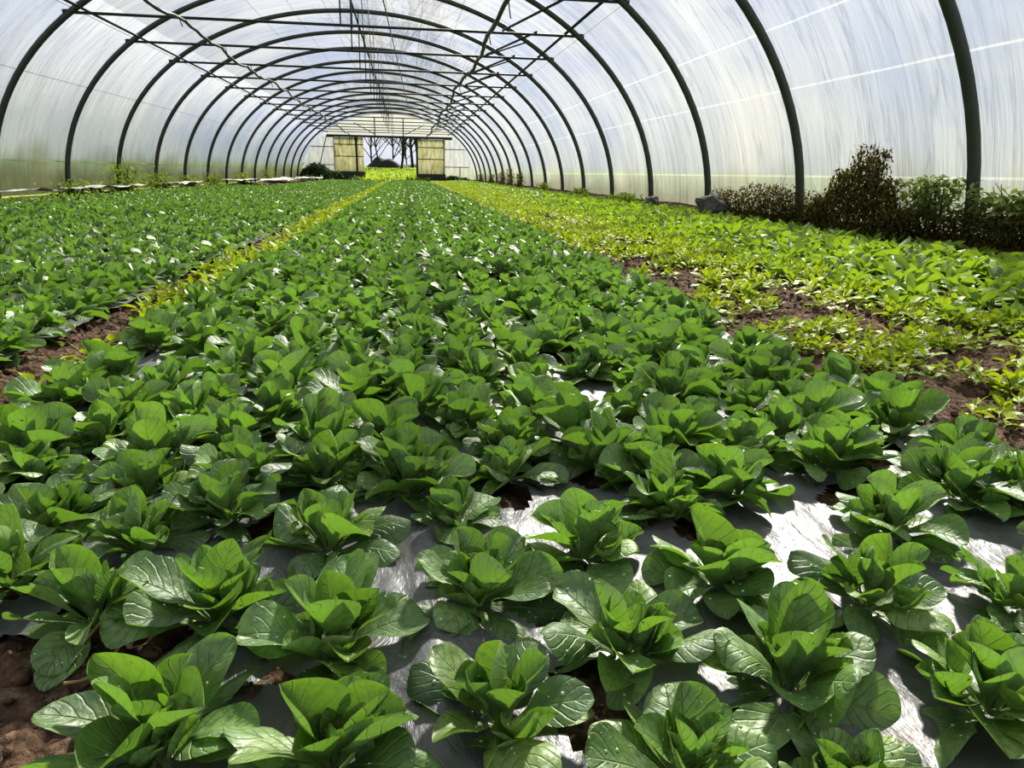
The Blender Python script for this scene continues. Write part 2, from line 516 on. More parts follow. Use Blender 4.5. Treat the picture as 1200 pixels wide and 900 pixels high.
# ------------------------------------------------------------------ leaves
def leaf(L, W, az, el, bend, cup, nu, nv, base_r, twist=0.0, ripple=0.0, kind='spoon', z0=0.0, tint=0.0, rnd=.5, ph=0.0, roll=0.0):
    s = 1 - (1 - np.linspace(0, 1, nv + 1)) ** (1.6 if kind == 'spoon' else 1.45)
    if kind == 'spoon':
        b = np.clip((s - .06) / .94, 0, 1)
        w = .20 * (1 - s) ** .8 + np.sin(pi * b ** 1.75) ** .56 * np.clip(s * 2.2, 0, 1) ** 1.2
    elif kind == 'stalk':
        b = np.clip((s - .36) / .64, 0, 1)
        w = .09 * (1 - s) + np.sin(pi * b ** .85) ** .85
    elif kind == 'point':
        b = np.clip((s - .25) / .75, 0, 1)
        w = .10 * (1 - s) + np.sin(pi * b ** .75) ** 1.1
    else:
        w = (1 - s) ** .6 * (.6 + s)
    w = w * W * .5
    w[-1] = W * .015
    th = el - bend * s ** 1.3
    mid = (th[1:] + th[:-1]) / 2; ds = np.diff(s) * L
    x = np.concatenate([[0], np.cumsum(np.cos(mid) * ds)]); z = np.concatenate([[0], np.cumsum(np.sin(mid) * ds)])
    u = np.linspace(-1, 1, nu + 1)
    S, U = np.meshgrid(s, u, indexing='ij')
    Wd = w[:, None]
    nx, nz = -np.sin(th)[:, None], np.cos(th)[:, None]
    off = cup * Wd * U ** 2 + ripple * W * np.sin(U * 2.3 + S * 7 + ph) * np.abs(U) ** 1.5 * S + .10 * Wd * np.sin(S * 9 + ph) * U
    off += -.05 * Wd * (1 - np.abs(U)) ** 2
    yy = U * Wd * (1 - .18 * abs(cup) * U ** 2)
    ca, sa = cos(twist), sin(twist)
    tw = twist * S
    y2 = yy * np.cos(tw) ; off2 = off + yy * np.sin(tw)
    X = base_r + x[:, None] + nx * off2
    Z = z0 + z[:, None] + nz * off2
    Yv = y2 + roll * L * S ** 2
    c, sn = cos(az), sin(az)
    V = np.stack([X * c - Yv * sn, X * sn + Yv * c, Z], -1).reshape(-1, 3)
    i = (np.arange(nv)[:, None] * (nu + 1) + np.arange(nu)[None]).ravel()
    Q = np.stack([i, i + nu + 1, i + nu + 2, i + 1], -1)
    uv = np.stack([(U + 1) / 2, S], -1).reshape(-1, 2)
    n = len(V)
    return V, Q, uv, np.full(n, tint), np.full(n, rnd)


def join(parts):
    b = 0; Vs = []; Qs = []; U = []; T = []; Rr = []
    for V, Q, uv, t, r in parts:
        Vs.append(V); Qs.append(Q + b); U.append(uv); T.append(t); Rr.append(r); b += len(V)
    return [np.concatenate(a) for a in (Vs, Qs, U, T, Rr)]


def rosette(seed, nu, nv, n=19, drop=0, shoots=True):
    """lamb's lettuce: returns (outer, heart) leaf lists"""
    r = random.Random(seed)
    outer, heart = [], []
    az0 = r.uniform(0, 6.28)
    tall = r.uniform(.92, 1.2)
    for i in range(n):
        t = i / (n - 1)
        az = az0 + i * 2.39996 + r.uniform(-.45, .45)
        if t < .22:                                   # small heart leaves
            L = (.024 + .07 * t) * r.uniform(.85, 1.15); el = radians(r.uniform(62, 92)); bend = radians(r.uniform(-25, 35)); cup = r.uniform(.5, 1.1)
        elif t < .50:                                 # tall upright cups
            L = r.uniform(.044, .064) * tall; el = radians(80 - 70 * (t - .22)) + r.uniform(-.28, .16); bend = radians(r.uniform(-12, 48)); cup = r.uniform(.25, 1.0)
        else:                                         # spreading leaves
            L = r.uniform(.058, .080); el = radians(52 - 84 * (t - .50)) + r.uniform(-.16, .18); bend = radians(r.uniform(18, 62)); cup = r.choice([r.uniform(-.45, -.1), r.uniform(.1, .6), r.uniform(.1, .5)])
        W = L * r.uniform(.48, .64)
        tint = max(0, .60 - 1.7 * t) + r.uniform(0, .14)
        if r.random() < .16: tint += .3
        lf = leaf(L, W, az, el, bend, cup, nu, nv, .003 + .003 * t, r.uniform(-.9, .9) * (.2 + t), r.uniform(.01, .07), 'spoon',
                  .003 + .012 * (1 - t), min(tint, 1), r.random(), r.uniform(0, 6), r.uniform(-.3, .3))
        (heart if t < .30 else outer).append(lf)
    if shoots:
        for k in range(r.choice([1, 2, 2, 3])):
            a = r.uniform(0, 6.28); q = r.uniform(.014, .026)
            for i in range(5):
                L = r.uniform(.028, .048)
                V, Q, uv, t_, rn = leaf(L, L * r.uniform(.5, .66), a + r.uniform(-2.2, 2.2), radians(r.uniform(30, 88)), radians(r.uniform(-10, 50)), r.uniform(.2, 1.0), nu, nv, .002,
                                        r.uniform(-.6, .6), .04, 'spoon', .004, r.uniform(.05, .5), r.random(), r.uniform(0, 6), r.uniform(-.2, .2))
                outer.append((V + np.array([q * cos(a), q * sin(a), .004]), Q, uv, t_, rn))
    return outer, heart


def leafmesh(name, parts, mat):
    V, Q, uv, t, r = join(parts)
    return mesh_np(name, V, Q, mat, True, uv, {'tint': t, 'rnd': r})


def droplets(name, leaves, seed, n=70):
    rr = np.random.default_rng(seed)
    seg = 7
    dom = [(0, 0, 1.0)]
    for ring, (rad, h) in enumerate(((.55, .83), (.9, .42), (1.0, 0))):
        for k in range(seg): dom.append((rad * cos(2 * pi * k / seg), rad * sin(2 * pi * k / seg), h))
    dom = np.array(dom) * [1, 1, .62]
    Fq = []
    for k in range(seg): Fq.append((0, 1 + k, 1 + (k + 1) % seg))
    for ring in range(2):
        for k in range(seg):
            a = 1 + ring * seg + k; b = 1 + ring * seg + (k + 1) % seg
            Fq.append((a, a + seg, b + seg)); Fq.append((a, b + seg, b))
    Fq = np.array(Fq)
    V, Q, uv, t, r = join(leaves)
    P = V[Q]
    nrm = np.cross(P[:, 2] - P[:, 0], P[:, 3] - P[:, 1])
    area = np.linalg.norm(nrm, axis=1) + 1e-12
    nrm = nrm / area[:, None]
    nrm[nrm[:, 2] < 0] *= -1
    s = uv[Q].mean(1)[:, 1]
    wgt = area * (s > .35) * (nrm[:, 2] > .25)
    idx = rr.choice(len(Q), n, p=wgt / wgt.sum())
    a, b = rr.random(n), rr.random(n)
    q = P[idx]
    pos = (q[:, 0] * ((1 - a) * (1 - b))[:, None] + q[:, 1] * (a * (1 - b))[:, None] + q[:, 2] * (a * b)[:, None] + q[:, 3] * ((1 - a) * b)[:, None])
    rad = .0005 + .0012 * rr.random(n) ** 2.2
    N = nrm[idx]
    A = np.cross(N, [0, 1, 0.01]); A /= np.linalg.norm(A, axis=1)[:, None]; B = np.cross(N, A)
    VV = pos[:, None] + rad[:, None, None] * (dom[None, :, 0:1] * A[:, None] + dom[None, :, 1:2] * B[:, None] + dom[None, :, 2:3] * N[:, None])
    F = (Fq[None] + len(dom) * np.arange(n)[:, None, None]).reshape(-1, 3)
    return mesh_np(name, VV.reshape(-1, 3), F, M['water'])


# prototypes ------------------------------------------------------------
NP = 12
near = []
for k in range(NP):
    o, h = rosette(100 + k, 8, 12, 23 + k % 4)
    near.append((leafmesh('outer_leaves', o, M['mache']), leafmesh('heart_leaves', h, M['mache']), droplets('water_droplets', o, k, 90)))
mid = []
for k in range(8):
    o, h = rosette(100 + k, 4, 7, 20)
    mid.append(leafmesh('lambs_lettuce', o + h, M['mache']))
far_lod = [join(sum(rosette(200 + k, 4, 5, 16, 0, False), [])) for k in range(6)]
far2_lod = [join(sum(rosette(300 + k, 2, 4, 12, 0, False), [])) for k in range(6)]


def stalky(seed, nu, nv, n=15, H=.125):
    r = random.Random(seed)
    out = []
    az0 = r.uniform(0, 6.28)
    for i in range(n):
        t = i / (n - 1)
        L = H * (.62 + .48 * t ** .5) * r.uniform(.7, 1.15)
        out.append(leaf(L, L * r.uniform(.34, .46), az0 + i * 2.4 + r.uniform(-.3, .3), radians(88 - 46 * t) + r.uniform(-.2, .2), radians(25 + 75 * t) + r.uniform(-.3, .3),
                        r.uniform(-.1, .45), nu, nv, .006, r.uniform(-.7, .7), r.uniform(.02, .08), 'stalk', .0, max(0, .5 - t) + r.uniform(0, .5), r.random(), r.uniform(0, 6), r.uniform(-.3, .3)))
    return out


crop_near = [leafmesh('leafy_green_plant', stalky(400 + k, 6, 9), M['crop']) for k in range(8)]
crop_heart = [leafmesh('young_leaves', stalky(440 + k, 4, 6, 5, .075), M['weed']) for k in range(4)]
crop_lod = [join(stalky(420 + k, 4, 5, 12)) for k in range(5)]
crop_lod2 = [join(stalky(430 + k, 2, 4, 9)) for k in range(5)]


def weed(seed, nu, nv, n=6, H=.038):
    r = random.Random(seed)
    out = []
    az0 = r.uniform(0, 6.28)
    for i in range(n):
        t = i / (n - 1)
        L = H * (.6 + .6 * t) * r.uniform(.8, 1.2)
        out.append(leaf(L, L * r.uniform(.42, .62), az0 + i * 2.2 + r.uniform(-.3, .3), radians(62 - 40 * t) + r.uniform(-.2, .2), radians(15 + 40 * t), r.uniform(0, .5), nu, nv,
                        .001, r.uniform(-.4, .4), .04, 'point', .004 + .02 * (1 - t), r.uniform(.1, .9), r.random(), r.uniform(0, 6), r.uniform(-.2, .2)))
    return out


weed_near = [leafmesh('weed_seedling', weed(500 + k, 4, 6, 5 + k % 4), M['weed']) for k in range(10)]
weed_lod = [join(weed(520 + k, 2, 3, 6)) for k in range(6)]


def stuff_mesh(name, lods, P, scale, mat, label, cat, rz=None, z=None, sq=None):
    """many plants too far away to tell apart, in one mesh"""
    n = len(P)
    pick = RNG.integers(0, len(lods), n)
    rz = RNG.uniform(0, 2 * pi, n) if rz is None else rz
    z = np.zeros(n) if z is None else z
    Vs, Qs, Us, Ts, Rs = [], [], [], [], []
    b = 0
    rv = RNG.uniform(-.35, .35, n)
    for k, (V, Q, uv, t, r) in enumerate(lods):
        i = np.where(pick == k)[0]
        if not len(i): continue
        c, s = np.cos(rz[i])[:, None], np.sin(rz[i])[:, None]
        sc = scale[i][:, None]
        X = (V[None, :, 0] * c - V[None, :, 1] * s) * sc + P[i, 0][:, None]
        Y = (V[None, :, 0] * s + V[None, :, 1] * c) * sc + P[i, 1][:, None]
        Z = V[None, :, 2] * sc + z[i][:, None]
        Vs.append(np.stack([X, Y, Z], -1).reshape(-1, 3))
        Qs.append((Q[None] + b + len(V) * np.arange(len(i))[:, None, None]).reshape(-1, 4))
        Us.append(np.tile(uv, (len(i), 1))); Ts.append(np.tile(t, len(i)))
        Rs.append(np.clip(r[None] + rv[i][:, None], 0, 1).ravel())
        b += len(V) * len(i)
    me = mesh_np(name, np.concatenate(Vs), np.concatenate(Qs), mat, True, np.concatenate(Us), {'tint': np.concatenate(Ts), 'rnd': np.concatenate(Rs)})
    o = link(bpy.data.objects.new(name, me))
    return tag(o, label, cat, kind='stuff')


# camera frame (for choosing what is in view, and for lens set-up) ------
F_PX, PIT, YAW, ROL = 832.73, .2874, .1475, .0198
fw = np.array([sin(YAW) * cos(PIT), cos(YAW) * cos(PIT), -sin(PIT)])
rt = np.array([cos(YAW), -sin(YAW), 0.0]); up = np.cross(rt, fw)
r_ = rt * cos(ROL) + up * sin(ROL); u_ = -rt * sin(ROL) + up * cos(ROL)


def in_view(P, m=40, z=.04):
    D = np.column_stack([P, np.full(len(P), z - CAM_Z)])
    d = D @ fw
    x = 600 + F_PX * (D @ r_) / d; y = 450 - F_PX * (D @ u_) / d
    return (d > .1) & (x > -m) & (x < 1200 + m) & (y > 0) & (y < 900 + m)


# ------------------------------------------------------------------ lamb's lettuces
# the plants of the front rows stand where the photo has them: x, y, scale, label
FRONT = [
    (-.194, .478, 1.12, "large upright lamb's lettuce at the front beside the bare soil corner"),
    (-.064, .440, 1.05, "lamb's lettuce with cupped bright leaves, front row, second from the soil corner"),
    (.068, .467, 1.10, "open lamb's lettuce rosette with wet outer leaves in the middle of the front row"),
    (.193, .395, 1.0, "lamb's lettuce right of the central front rosette, cut off by the near edge"),
    (.305, .362, .85, "lamb's lettuce nearest the viewer, only its upper leaves in sight on the grey film"),
    (.475, .432, 1.10, "dark lamb's lettuce at the front right corner standing on bare silver film"),
    (.322, .477, 1.12, "tall lamb's lettuce with one glowing yellow green leaf on the silver film"),
    (.190, .545, 1.05, "lamb's lettuce just behind the gap of brown soil between the front rosettes"),
    (-.073, .580, 1.12, "full lamb's lettuce left of the long bare strip of silver film"),
    (-.196, .640, 1.12, "spreading lamb's lettuce, second row, with broad wet leaves lying over its neighbours"),
    (-.309, .650, .95, "lamb's lettuce at the edge of the left front soil patch, second row"),
    (-.425, .725, 1.05, "lamb's lettuce at the far left behind the front soil patch"),
    (.064, .645, 1.05, "lamb's lettuce with upright curled centre between silver film and brown soil"),
    (.324, .640, 1.10, "big lamb's lettuce right of centre, second row, before a strip of film"),
    (.472, .590, 1.08, "lamb's lettuce alone on the widest patch of shiny film at right"),
    (.620, .570, .95, "lamb's lettuce at the right edge beyond the shiny film patch"),
    (-.099, .765, 1.12, "dense dark lamb's lettuce at the head of the bare film strip, left side"),
    (.194, .715, 1.10, "lamb's lettuce behind the brown soil gap, its outer leaves spread flat"),
    (.056, .815, .85, "small lamb's lettuce at the top of the bare film strip"),
    (-.445, .860, 1.0, "lamb's lettuce near the left edge, third row"),
    (-.317, .790, .90, "low lamb's lettuce with narrow leaves, third row left"),
    (-.235, .860, 1.0, "lamb's lettuce in the third row between two larger rosettes on the left"),
    (-.54, .62, .9, "lamb's lettuce mostly past the left edge beside the soil patch"),
    (.60, .73, 1.05, "lamb's lettuce in front of the small mound of soil at right"),
    (.44, .86, 1.05, "lamb's lettuce left of the small mound of soil at right"),
    (.33, .82, 1.0, "lamb's lettuce in the third row with a dark cupped heart, right of centre"),
]
fpos = np.array([(a, b) for a, b, *_ in FRONT])


def bed(x0, x1, y0, y1, sx, sy, jit):
    out = []
    ncol = int(round((x1 - x0) / sx)) + 1
    xs = np.linspace(x0, x1, ncol)
    y = y0; row = 0
    while y < y1:
        for i, x in enumerate(xs):
            out.append((x + RNG.normal(0, jit), y + (sy * .5 if i % 2 else 0) + RNG.normal(0, jit)))
        y += sy; row += 1
    return np.array(out)


centre = bed(BED_L + .045, BED_R - .03, .80, 37.0, .122, .128, .020)
d = np.sqrt(((centre[:, None] - fpos[None]) ** 2).sum(-1)).min(1)
keep = (d > .098)
for hx, hy, rx, ry in [(.62, .84, .05, .04)]:
    keep &= ((centre[:, 0] - hx) / rx) ** 2 + ((centre[:, 1] - hy) / ry) ** 2 > 1
keep &= (RNG.random(len(centre)) > .025)
centre = centre[keep]
extra = np.array([(.74, .52), (.78, .66), (.62, .44), (-.62, .9)])
centre = np.concatenate([extra, centre])
left = bed(-4.35, PATH_L - .09, .5, 33.0, .135, .138, .015)
left = left[(RNG.random(len(left)) > .03)]
# a bare strip along the left wall deep in the tunnel
left = left[~((left[:, 1] > 19) & (left[:, 0] < -3.35 - .25 * vnoise(left, 1.2, 2)))]


def put_lettuce(x, y, sc, variant, label, group=None, rz=None, drops=False):
    me_o, me_h, me_d = near[variant]
    t = empty("lambs_lettuce", (x, y, .014), random.uniform(0, 6.28) if rz is None else rz)
    t.rotation_euler[0] = random.uniform(-.12, .12); t.rotation_euler[1] = random.uniform(-.12, .12)
    t.scale = (sc, sc, sc * random.uniform(.95, 1.12))
    tag(t, label, 'plant', group)
    a = bpy.data.objects.new('outer_leaves', me_o); link(a, t)
    b = bpy.data.objects.new('heart_leaves', me_h); b['label'] = 'paler young leaves in the heart'; link(b, t)
    if drops:
        c = bpy.data.objects.new('water_droplets', me_d); c['kind'] = 'stuff'; link(c, t)
    return t


for i, (x, y, sc, lab) in enumerate(FRONT):
    put_lettuce(x, y, sc * 1.08, (i * 5 + 2) % NP, lab, drops=True)

allp = np.concatenate([np.column_stack([centre, np.zeros(len(centre))]), np.column_stack([left, np.ones(len(left))])])
dist = np.hypot(allp[:, 0], allp[:, 1])
vis = in_view(allp[:, :2])
order = np.argsort(np.where(vis, dist, 1e9))
single = order[:300 - len(FRONT)]
rest = np.setdiff1d(np.arange(len(allp)), single)
rest = rest[allp[rest, 1] > .1]
ORD = ['first', 'second', 'third', 'fourth', 'fifth', 'sixth', 'seventh', 'eighth', 'ninth', 'tenth', 'eleventh', 'twelfth', 'thirteenth', 'fourteenth', 'fifteenth']


def zone(x, y, isleft):
    if isleft:
        if x > -1.06: return ("lamb's lettuce on the edge of the left bed, bordering the bare soil path", "edge row of the left bed along the path")
        return ("lamb's lettuce packed among others inside the near part of the left bed", "near inner plants of the left bed")
    if x < -.53: return ("lamb's lettuce in the left edge row of the centre bed, bordering the bare path", "left edge row of the centre bed")
    if x > .78: return ("lamb's lettuce in the right edge row of the centre bed, bordering the weedy soil", "right edge row of the centre bed")
    if y < 1.15: return ("lamb's lettuce in the dense rows just behind the front rosettes of the centre bed", "centre bed rows just behind the front")
    if y < 1.75: return ("lamb's lettuce in the leafy middle ground of the centre bed, leaves overlapping", "middle ground rows of the centre bed")
    return ("small looking lamb's lettuce further back inside the centre bed, where rows close up", "further rows of the centre bed")


for rank, i in enumerate(single):
    x, y, l = allp[i]
    lab, grp = zone(x, y, l)
    sc = random.uniform(1.0, 1.28) * (1.06 if y < 1.8 else 1.0)
    if rank < 150:
        put_lettuce(x, y, sc, random.randrange(NP), lab, grp, drops=rank < 30)
    else:
        o = bpy.data.objects.new('lambs_lettuce', mid[random.randrange(8)])
        link(o); o.location = (x, y, .012); o.rotation_euler = (random.uniform(-.1, .1), random.uniform(-.1, .1), random.uniform(0, 6.28)); o.scale = (sc, sc, sc)
        tag(o, lab, 'plant', grp)

rp = allp[rest]
rd = np.hypot(rp[:, 0], rp[:, 1])
for isleft, side in ((0, 'centre'), (1, 'left')):
    m1 = (rp[:, 2] == isleft) & (rd < 9); m2 = (rp[:, 2] == isleft) & (rd >= 9)
    for m, lods, word in ((m1, far_lod, 'carpet'), (m2, far2_lod, 'distant part')):
        p = rp[m][:, :2]
        stuff_mesh('lambs_lettuce_carpet', lods, p, RNG.uniform(.88, 1.3, len(p)), M['mache'],
                   f"{'dense' if word == 'carpet' else 'distant'} carpet of dark green lamb's lettuce covering the {side} bed {'beyond the near rows' if word == 'carpet' else 'toward the end wall'}", 'plants', z=np.full(len(p), .01))

# ------------------------------------------------------------------ leafy light green crop on the right
crop = bed(1.78, 3.22, .9, 37.3, .14, .15, .035)
edge = 1.72 + .28 * vnoise(crop, 1.1, 3, 4.0) + .010 * np.clip(crop[:, 1] - 3, 0, 12)
crop = crop[crop[:, 0] > edge + .0]
cv = in_view(crop, z=.1); cd = np.hypot(crop[:, 0], crop[:, 1])
co = np.argsort(np.where(cv, cd, 1e9))
cs = co[:260]; cr = np.setdiff1d(np.arange(len(crop)), cs)


def crop_scale(p):
    return .80 + .50 * np.clip((p[0] - 1.85) / .6, 0, 1)


for k, i in enumerate(cs):
    x, y = crop[i]
    if k < 60:
        t = empty('leafy_green_plant', (x, y, .0), random.uniform(0, 6.28))
        a = bpy.data.objects.new('leaves', crop_near[random.randrange(8)]); link(a, t)
        b = bpy.data.objects.new('young_leaves', crop_heart[random.randrange(4)]); link(b, t)
    else:
        t = bpy.data.objects.new('leafy_green_plant', crop_near[random.randrange(8)]); link(t)
        t.location = (x, y, 0); t.rotation_euler = (0, 0, random.uniform(0, 6.28))
    s = crop_scale((x, y)) * random.uniform(.85, 1.15)
    t.scale = (s, s, s * .92)
    if x > 2.7: tag(t, 'light green leafy plant in the outer rows next to the right wall of the tunnel', 'plant', 'outer rows of the right hand crop')
    elif y < 4: tag(t, 'light green leafy plant on stalks at the near end of the right hand crop', 'plant', 'near plants of the right hand crop')
    else: tag(t, 'light green leafy plant in the sunlit middle of the right hand crop', 'plant', 'middle plants of the right hand crop')
pr_ = crop[cr]
pd = np.hypot(pr_[:, 0], pr_[:, 1])
for m, lods, lab in ((pd < 11, crop_lod, 'light green leafy crop filling the bed beside the right wall'), (pd >= 11, crop_lod2, 'distant yellow green leafy crop running to the end wall on the right')):
    p = pr_[m]
    stuff_mesh('leafy_green_carpet', lods, p, np.array([crop_scale(q) for q in p]) * RNG.uniform(.85, 1.12, len(p)), M['crop'], lab, 'plants')

# ------------------------------------------------------------------ weeds
def weeds_field(n, x0, x1, y0, y1, thr, sc, seed):
    P = np.column_stack([RNG.uniform(x0, x1, n), RNG.uniform(y0, y1, n)])
    return P[vnoise(P, sc, 3, seed) > thr]


wr = np.concatenate([weeds_field(2600, .98, 1.95, .9, 6, .055, 6.0, 21.0), weeds_field(10500, .98, 2.15, 5, 37, -.07, 4.0, 22.0)])
wr = wr[wr[:, 0] > .98 + .012 * np.clip(wr[:, 1], 0, 25) * .5]
tight = weeds_field(700, 1.55, 2.0, 1.2, 8, -.04, 5.0, 29.0)
wr = np.concatenate([wr, tight])
pth = [(-.83, 1.27), (-.79, 1.20), (-.80, 1.39), (-.74, 1.46), (-.73, 1.62), (-.75, 1.68), (-.71, 1.74), (-.78, 1.80), (-.74, 1.86), (-.72, 2.1), (-.76, 2.16), (-.80, 2.45)]
pw = weeds_field(420, -.86, -.66, 2.3, 7, -.05, 3.0, 25.0)
pw2 = weeds_field(2600, -.86, -.64, 6, 30, -.15, 1.5, 26.0)
wl = np.concatenate([np.array(pth), pw, pw2])
wall_ = np.concatenate([np.column_stack([wr, np.zeros(len(wr))]), np.column_stack([wl, np.ones(len(wl))])])
wv = in_view(wall_[:, :2], z=.02); wd = np.hypot(wall_[:, 0], wall_[:, 1])
wo = np.argsort(np.where(wv, wd, 1e9)); ws = wo[:300]; wrest = np.setdiff1d(np.arange(len(wall_)), ws)
for k, i in enumerate(ws):
    x, y, l = wall_[i]
    o = bpy.data.objects.new('weed_seedling', weed_near[random.randrange(10)]); link(o)
    z = float(soil_z(np.array([[x, y]]))[0])
    o.location = (x, y, z); o.rotation_euler = (random.uniform(-.2, .2), random.uniform(-.2, .2), random.uniform(0, 6.28))
    s = random.uniform(.8, 1.5) * (1.15 if l else 1); o.scale = (s, s, s)
    if l: tag(o, 'yellow green weed seedling growing on the bare path left of the centre bed', 'weed', 'weeds on the left path')
    elif x > 1.5: tag(o, 'lime green weed seedling on dark soil in front of the right hand crop', 'weed', 'weeds before the right hand crop')
    else: tag(o, 'small lime green weed seedling on dark soil close beside the centre bed', 'weed', 'weeds beside the centre bed')
for l, lab in ((0, 'yellow green weeds spreading over the soil right of the centre bed'), (1, 'yellow weeds filling the path between left and centre beds')):
    p = wall_[wrest]; p = p[(p[:, 2] == l) & (p[:, 1] > .3)][:, :2]
    stuff_mesh('weed_patch', weed_lod, p, RNG.uniform(.9, 1.7, len(p)) * (1.25 if l else 1.1), M['weed'], lab, 'weeds', z=soil_z(p, False))

# straws lying on the path
for k, (x, y, a, L) in enumerate([(-.80, 1.10, .3, .13), (-.84, 1.14, .5, .10), (-.76, 1.06, .15, .11), (-.30, .56, 1.1, .09), (-.33, .60, .8, .07)]):
    m = MB(); pts = [(x + cos(a) * L * t, y + sin(a) * L * t, .022 + .012 * sin(t * 5 + k)) for t in np.linspace(0, 1, 7)]
    m.tube(pts, .0016, 6)
    tag(m.build('straw', M['straw']), 'dry straw lying on the bare soil at left' if k < 3 else 'thin dry stalk on the soil in the front left corner', 'straw', 'straws on the path' if k < 3 else 'stalks in the front corner')

# ------------------------------------------------------------------ polythene cover
def cover(name, i0, i1, mat, label):
    S = section(.055, 97)
    arc = np.concatenate([[0], np.cumsum(np.linalg.norm(np.diff(S, axis=0), axis=1))])
    tot = arc[-1]
    S = S[i0:i1 + 1]; A = arc[i0:i1 + 1]
    ys = np.arange(START_Y, END_Y + .01, .125)
    nx, ny = len(S), len(ys)
    V = np.zeros((ny, nx, 3)); UV = np.zeros((ny, nx, 2))
    foot = np.minimum(A, tot - A)
    nrm = np.gradient(S, axis=0); nrm = np.stack([nrm[:, 1], -nrm[:, 0]], -1); nrm /= np.linalg.norm(nrm, axis=1)[:, None]
    for j, y in enumerate(ys):
        ph = ((y - HOOP0) / PITCH) % 1.0
        sag = .035 * sin(pi * ph) ** 2
        w = .012 * np.sin(y * 9 + foot * 1.3 + 2 * np.sin(y * 3.1)) * min(1, sin(pi * ph) * 2)
        V[j, :, 0] = S[:, 0] + nrm[:, 0] * (-sag * 0 + w * .6); V[j, :, 1] = y; V[j, :, 2] = S[:, 1] - sag * .4 * (foot / tot)
        UV[j, :, 0] = y; UV[j, :, 1] = foot
    i = (np.arange(ny - 1)[:, None] * nx + np.arange(nx - 1)[None]).ravel()
    Q = np.stack([i, i + 1, i + 1 + nx, i + nx], -1)
    o = link(bpy.data.objects.new(name, mesh_np(name, V.reshape(-1, 3), Q, mat, True, UV.reshape(-1, 2))))
    return tag(o, label, kind='structure')


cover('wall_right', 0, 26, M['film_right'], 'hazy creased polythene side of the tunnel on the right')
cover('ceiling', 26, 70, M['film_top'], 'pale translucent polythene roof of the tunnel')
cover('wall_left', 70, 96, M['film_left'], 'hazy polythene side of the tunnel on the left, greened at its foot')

# ------------------------------------------------------------------ hoops
sec = section(0.0, 61)
hoop_me = None


def add_part(name, me, parent, loc=(0, 0, 0)):
    o = bpy.data.objects.new(name, me); link(o, parent); o.location = loc
    return o


hw = half_at(TIE_Z) + .03
mb = MB(); P = [(CX + HALF, 0, -.12)] + [(x, 0, z) for x, z in sec] + [(CX - HALF, 0, -.12)]; mb.tube(P, .037, 12)
arch_o = mb.build('arch_tube', M['steel']); arch_me = arch_o.data; bpy.data.objects.remove(arch_o)
mb = MB(); mb.tube([(CX - hw, 0, TIE_Z + .0), (CX + hw, 0, TIE_Z + .0)], .017, 8); t_o = mb.build('tie_bar', M['steel_dark']); tie_me = t_o.data; bpy.data.objects.remove(t_o)
mb = MB(); mb.tube([(CX + .05, 0, TIE_Z), (CX + .05, 0, APEX)], .010, 6); t_o = mb.build('king_rod', M['steel_dark']); rod_me = t_o.data; bpy.data.objects.remove(t_o)
mb = MB()
for sgn in (-1, 1):
    mb.box(CX + sgn * hw - .035, CX + sgn * hw + .035, -.03, .03, TIE_Z - .03, TIE_Z + .03)
clamp = []
for sgn in (-1, 1):
    m_ = MB().box(CX + sgn * hw - .04, CX + sgn * hw + .04, -.032, .032, TIE_Z - .028, TIE_Z + .028)
    t_o = m_.build('clamp', M['steel_dark'], smooth=False); clamp.append(t_o.data); bpy.data.objects.remove(t_o)
k0, k1 = -3, 14
for k in range(k0, k1 + 1):
    y = HOOP0 + PITCH * k
    n = k - k0
    t = empty('steel_hoop', (0, y, 0))
    nice = {0: 'dark steel tunnel hoop overhead, closest to the viewer',
            1: 'thick steel hoop whose right leg stands in front of the brown vine shrub',
            2: 'steel hoop whose right leg stands between the rock and the vine shrub'}
    words = ORD + ['sixteenth', 'seventeenth', 'eighteenth']
    lab = nice.get(n, f'dark steel tunnel hoop with cross tie, {words[n]} one counted from the viewer')
    tag(t, lab, 'hoop', 'steel hoops carrying the tunnel cover')
    add_part('arch_tube', arch_me, t)
    tb = add_part('tie_bar', tie_me, t)
    add_part('king_rod', rod_me, t)
    for c_ in clamp: add_part('clamp', c_, tb)

# lengthwise purlin pipes lying over the ties, and the sagging black irrigation pipes
yA, yB = 1.0, 37.9
for sx, lab in ((-2.95, 'straight steel purlin pipe running the length of the roof on the left'), (2.95, 'straight steel purlin pipe running the length of the roof on the right')):
    z_ = TIE_Z + .045
    tag(MB().tube([(CX + sx, yA, z_), (CX + sx, yB, z_)], .018, 8).build('purlin_pipe', M['steel_dark']), lab, 'pipe')
tag(MB().tube([(CX + .0, yA, APEX - .055), (CX + .0, yB, APEX - .055)], .016, 8).build('ridge_pipe', M['steel_dark']), 'thin ridge pipe under the top of the hoops', 'pipe')


def pipe_pts(x, seed):
    r = random.Random(seed); pts = []
    y = 2.0
    while y < yB:
        ph = ((y - HOOP0) / PITCH) % 1
        pts.append((x + .05 * sin(y * .9 + seed) + r.uniform(-.012, .012), y, TIE_Z - .045 - .05 * sin(pi * ph) ** 2 + r.uniform(-.01, .01)))
        y += .25
    return pts


PR = pipe_pts(1.10, 3); PL = pipe_pts(-2.66, 5)
tag(MB().tube(PR, .026, 8).build('irrigation_pipe', M['pipe']), 'thick sagging black irrigation pipe slung under the ties right of centre', 'pipe')
tag(MB().tube(PL, .020, 8).build('irrigation_pipe', M['pipe']), 'sagging black irrigation pipe slung under the ties on the left', 'pipe')
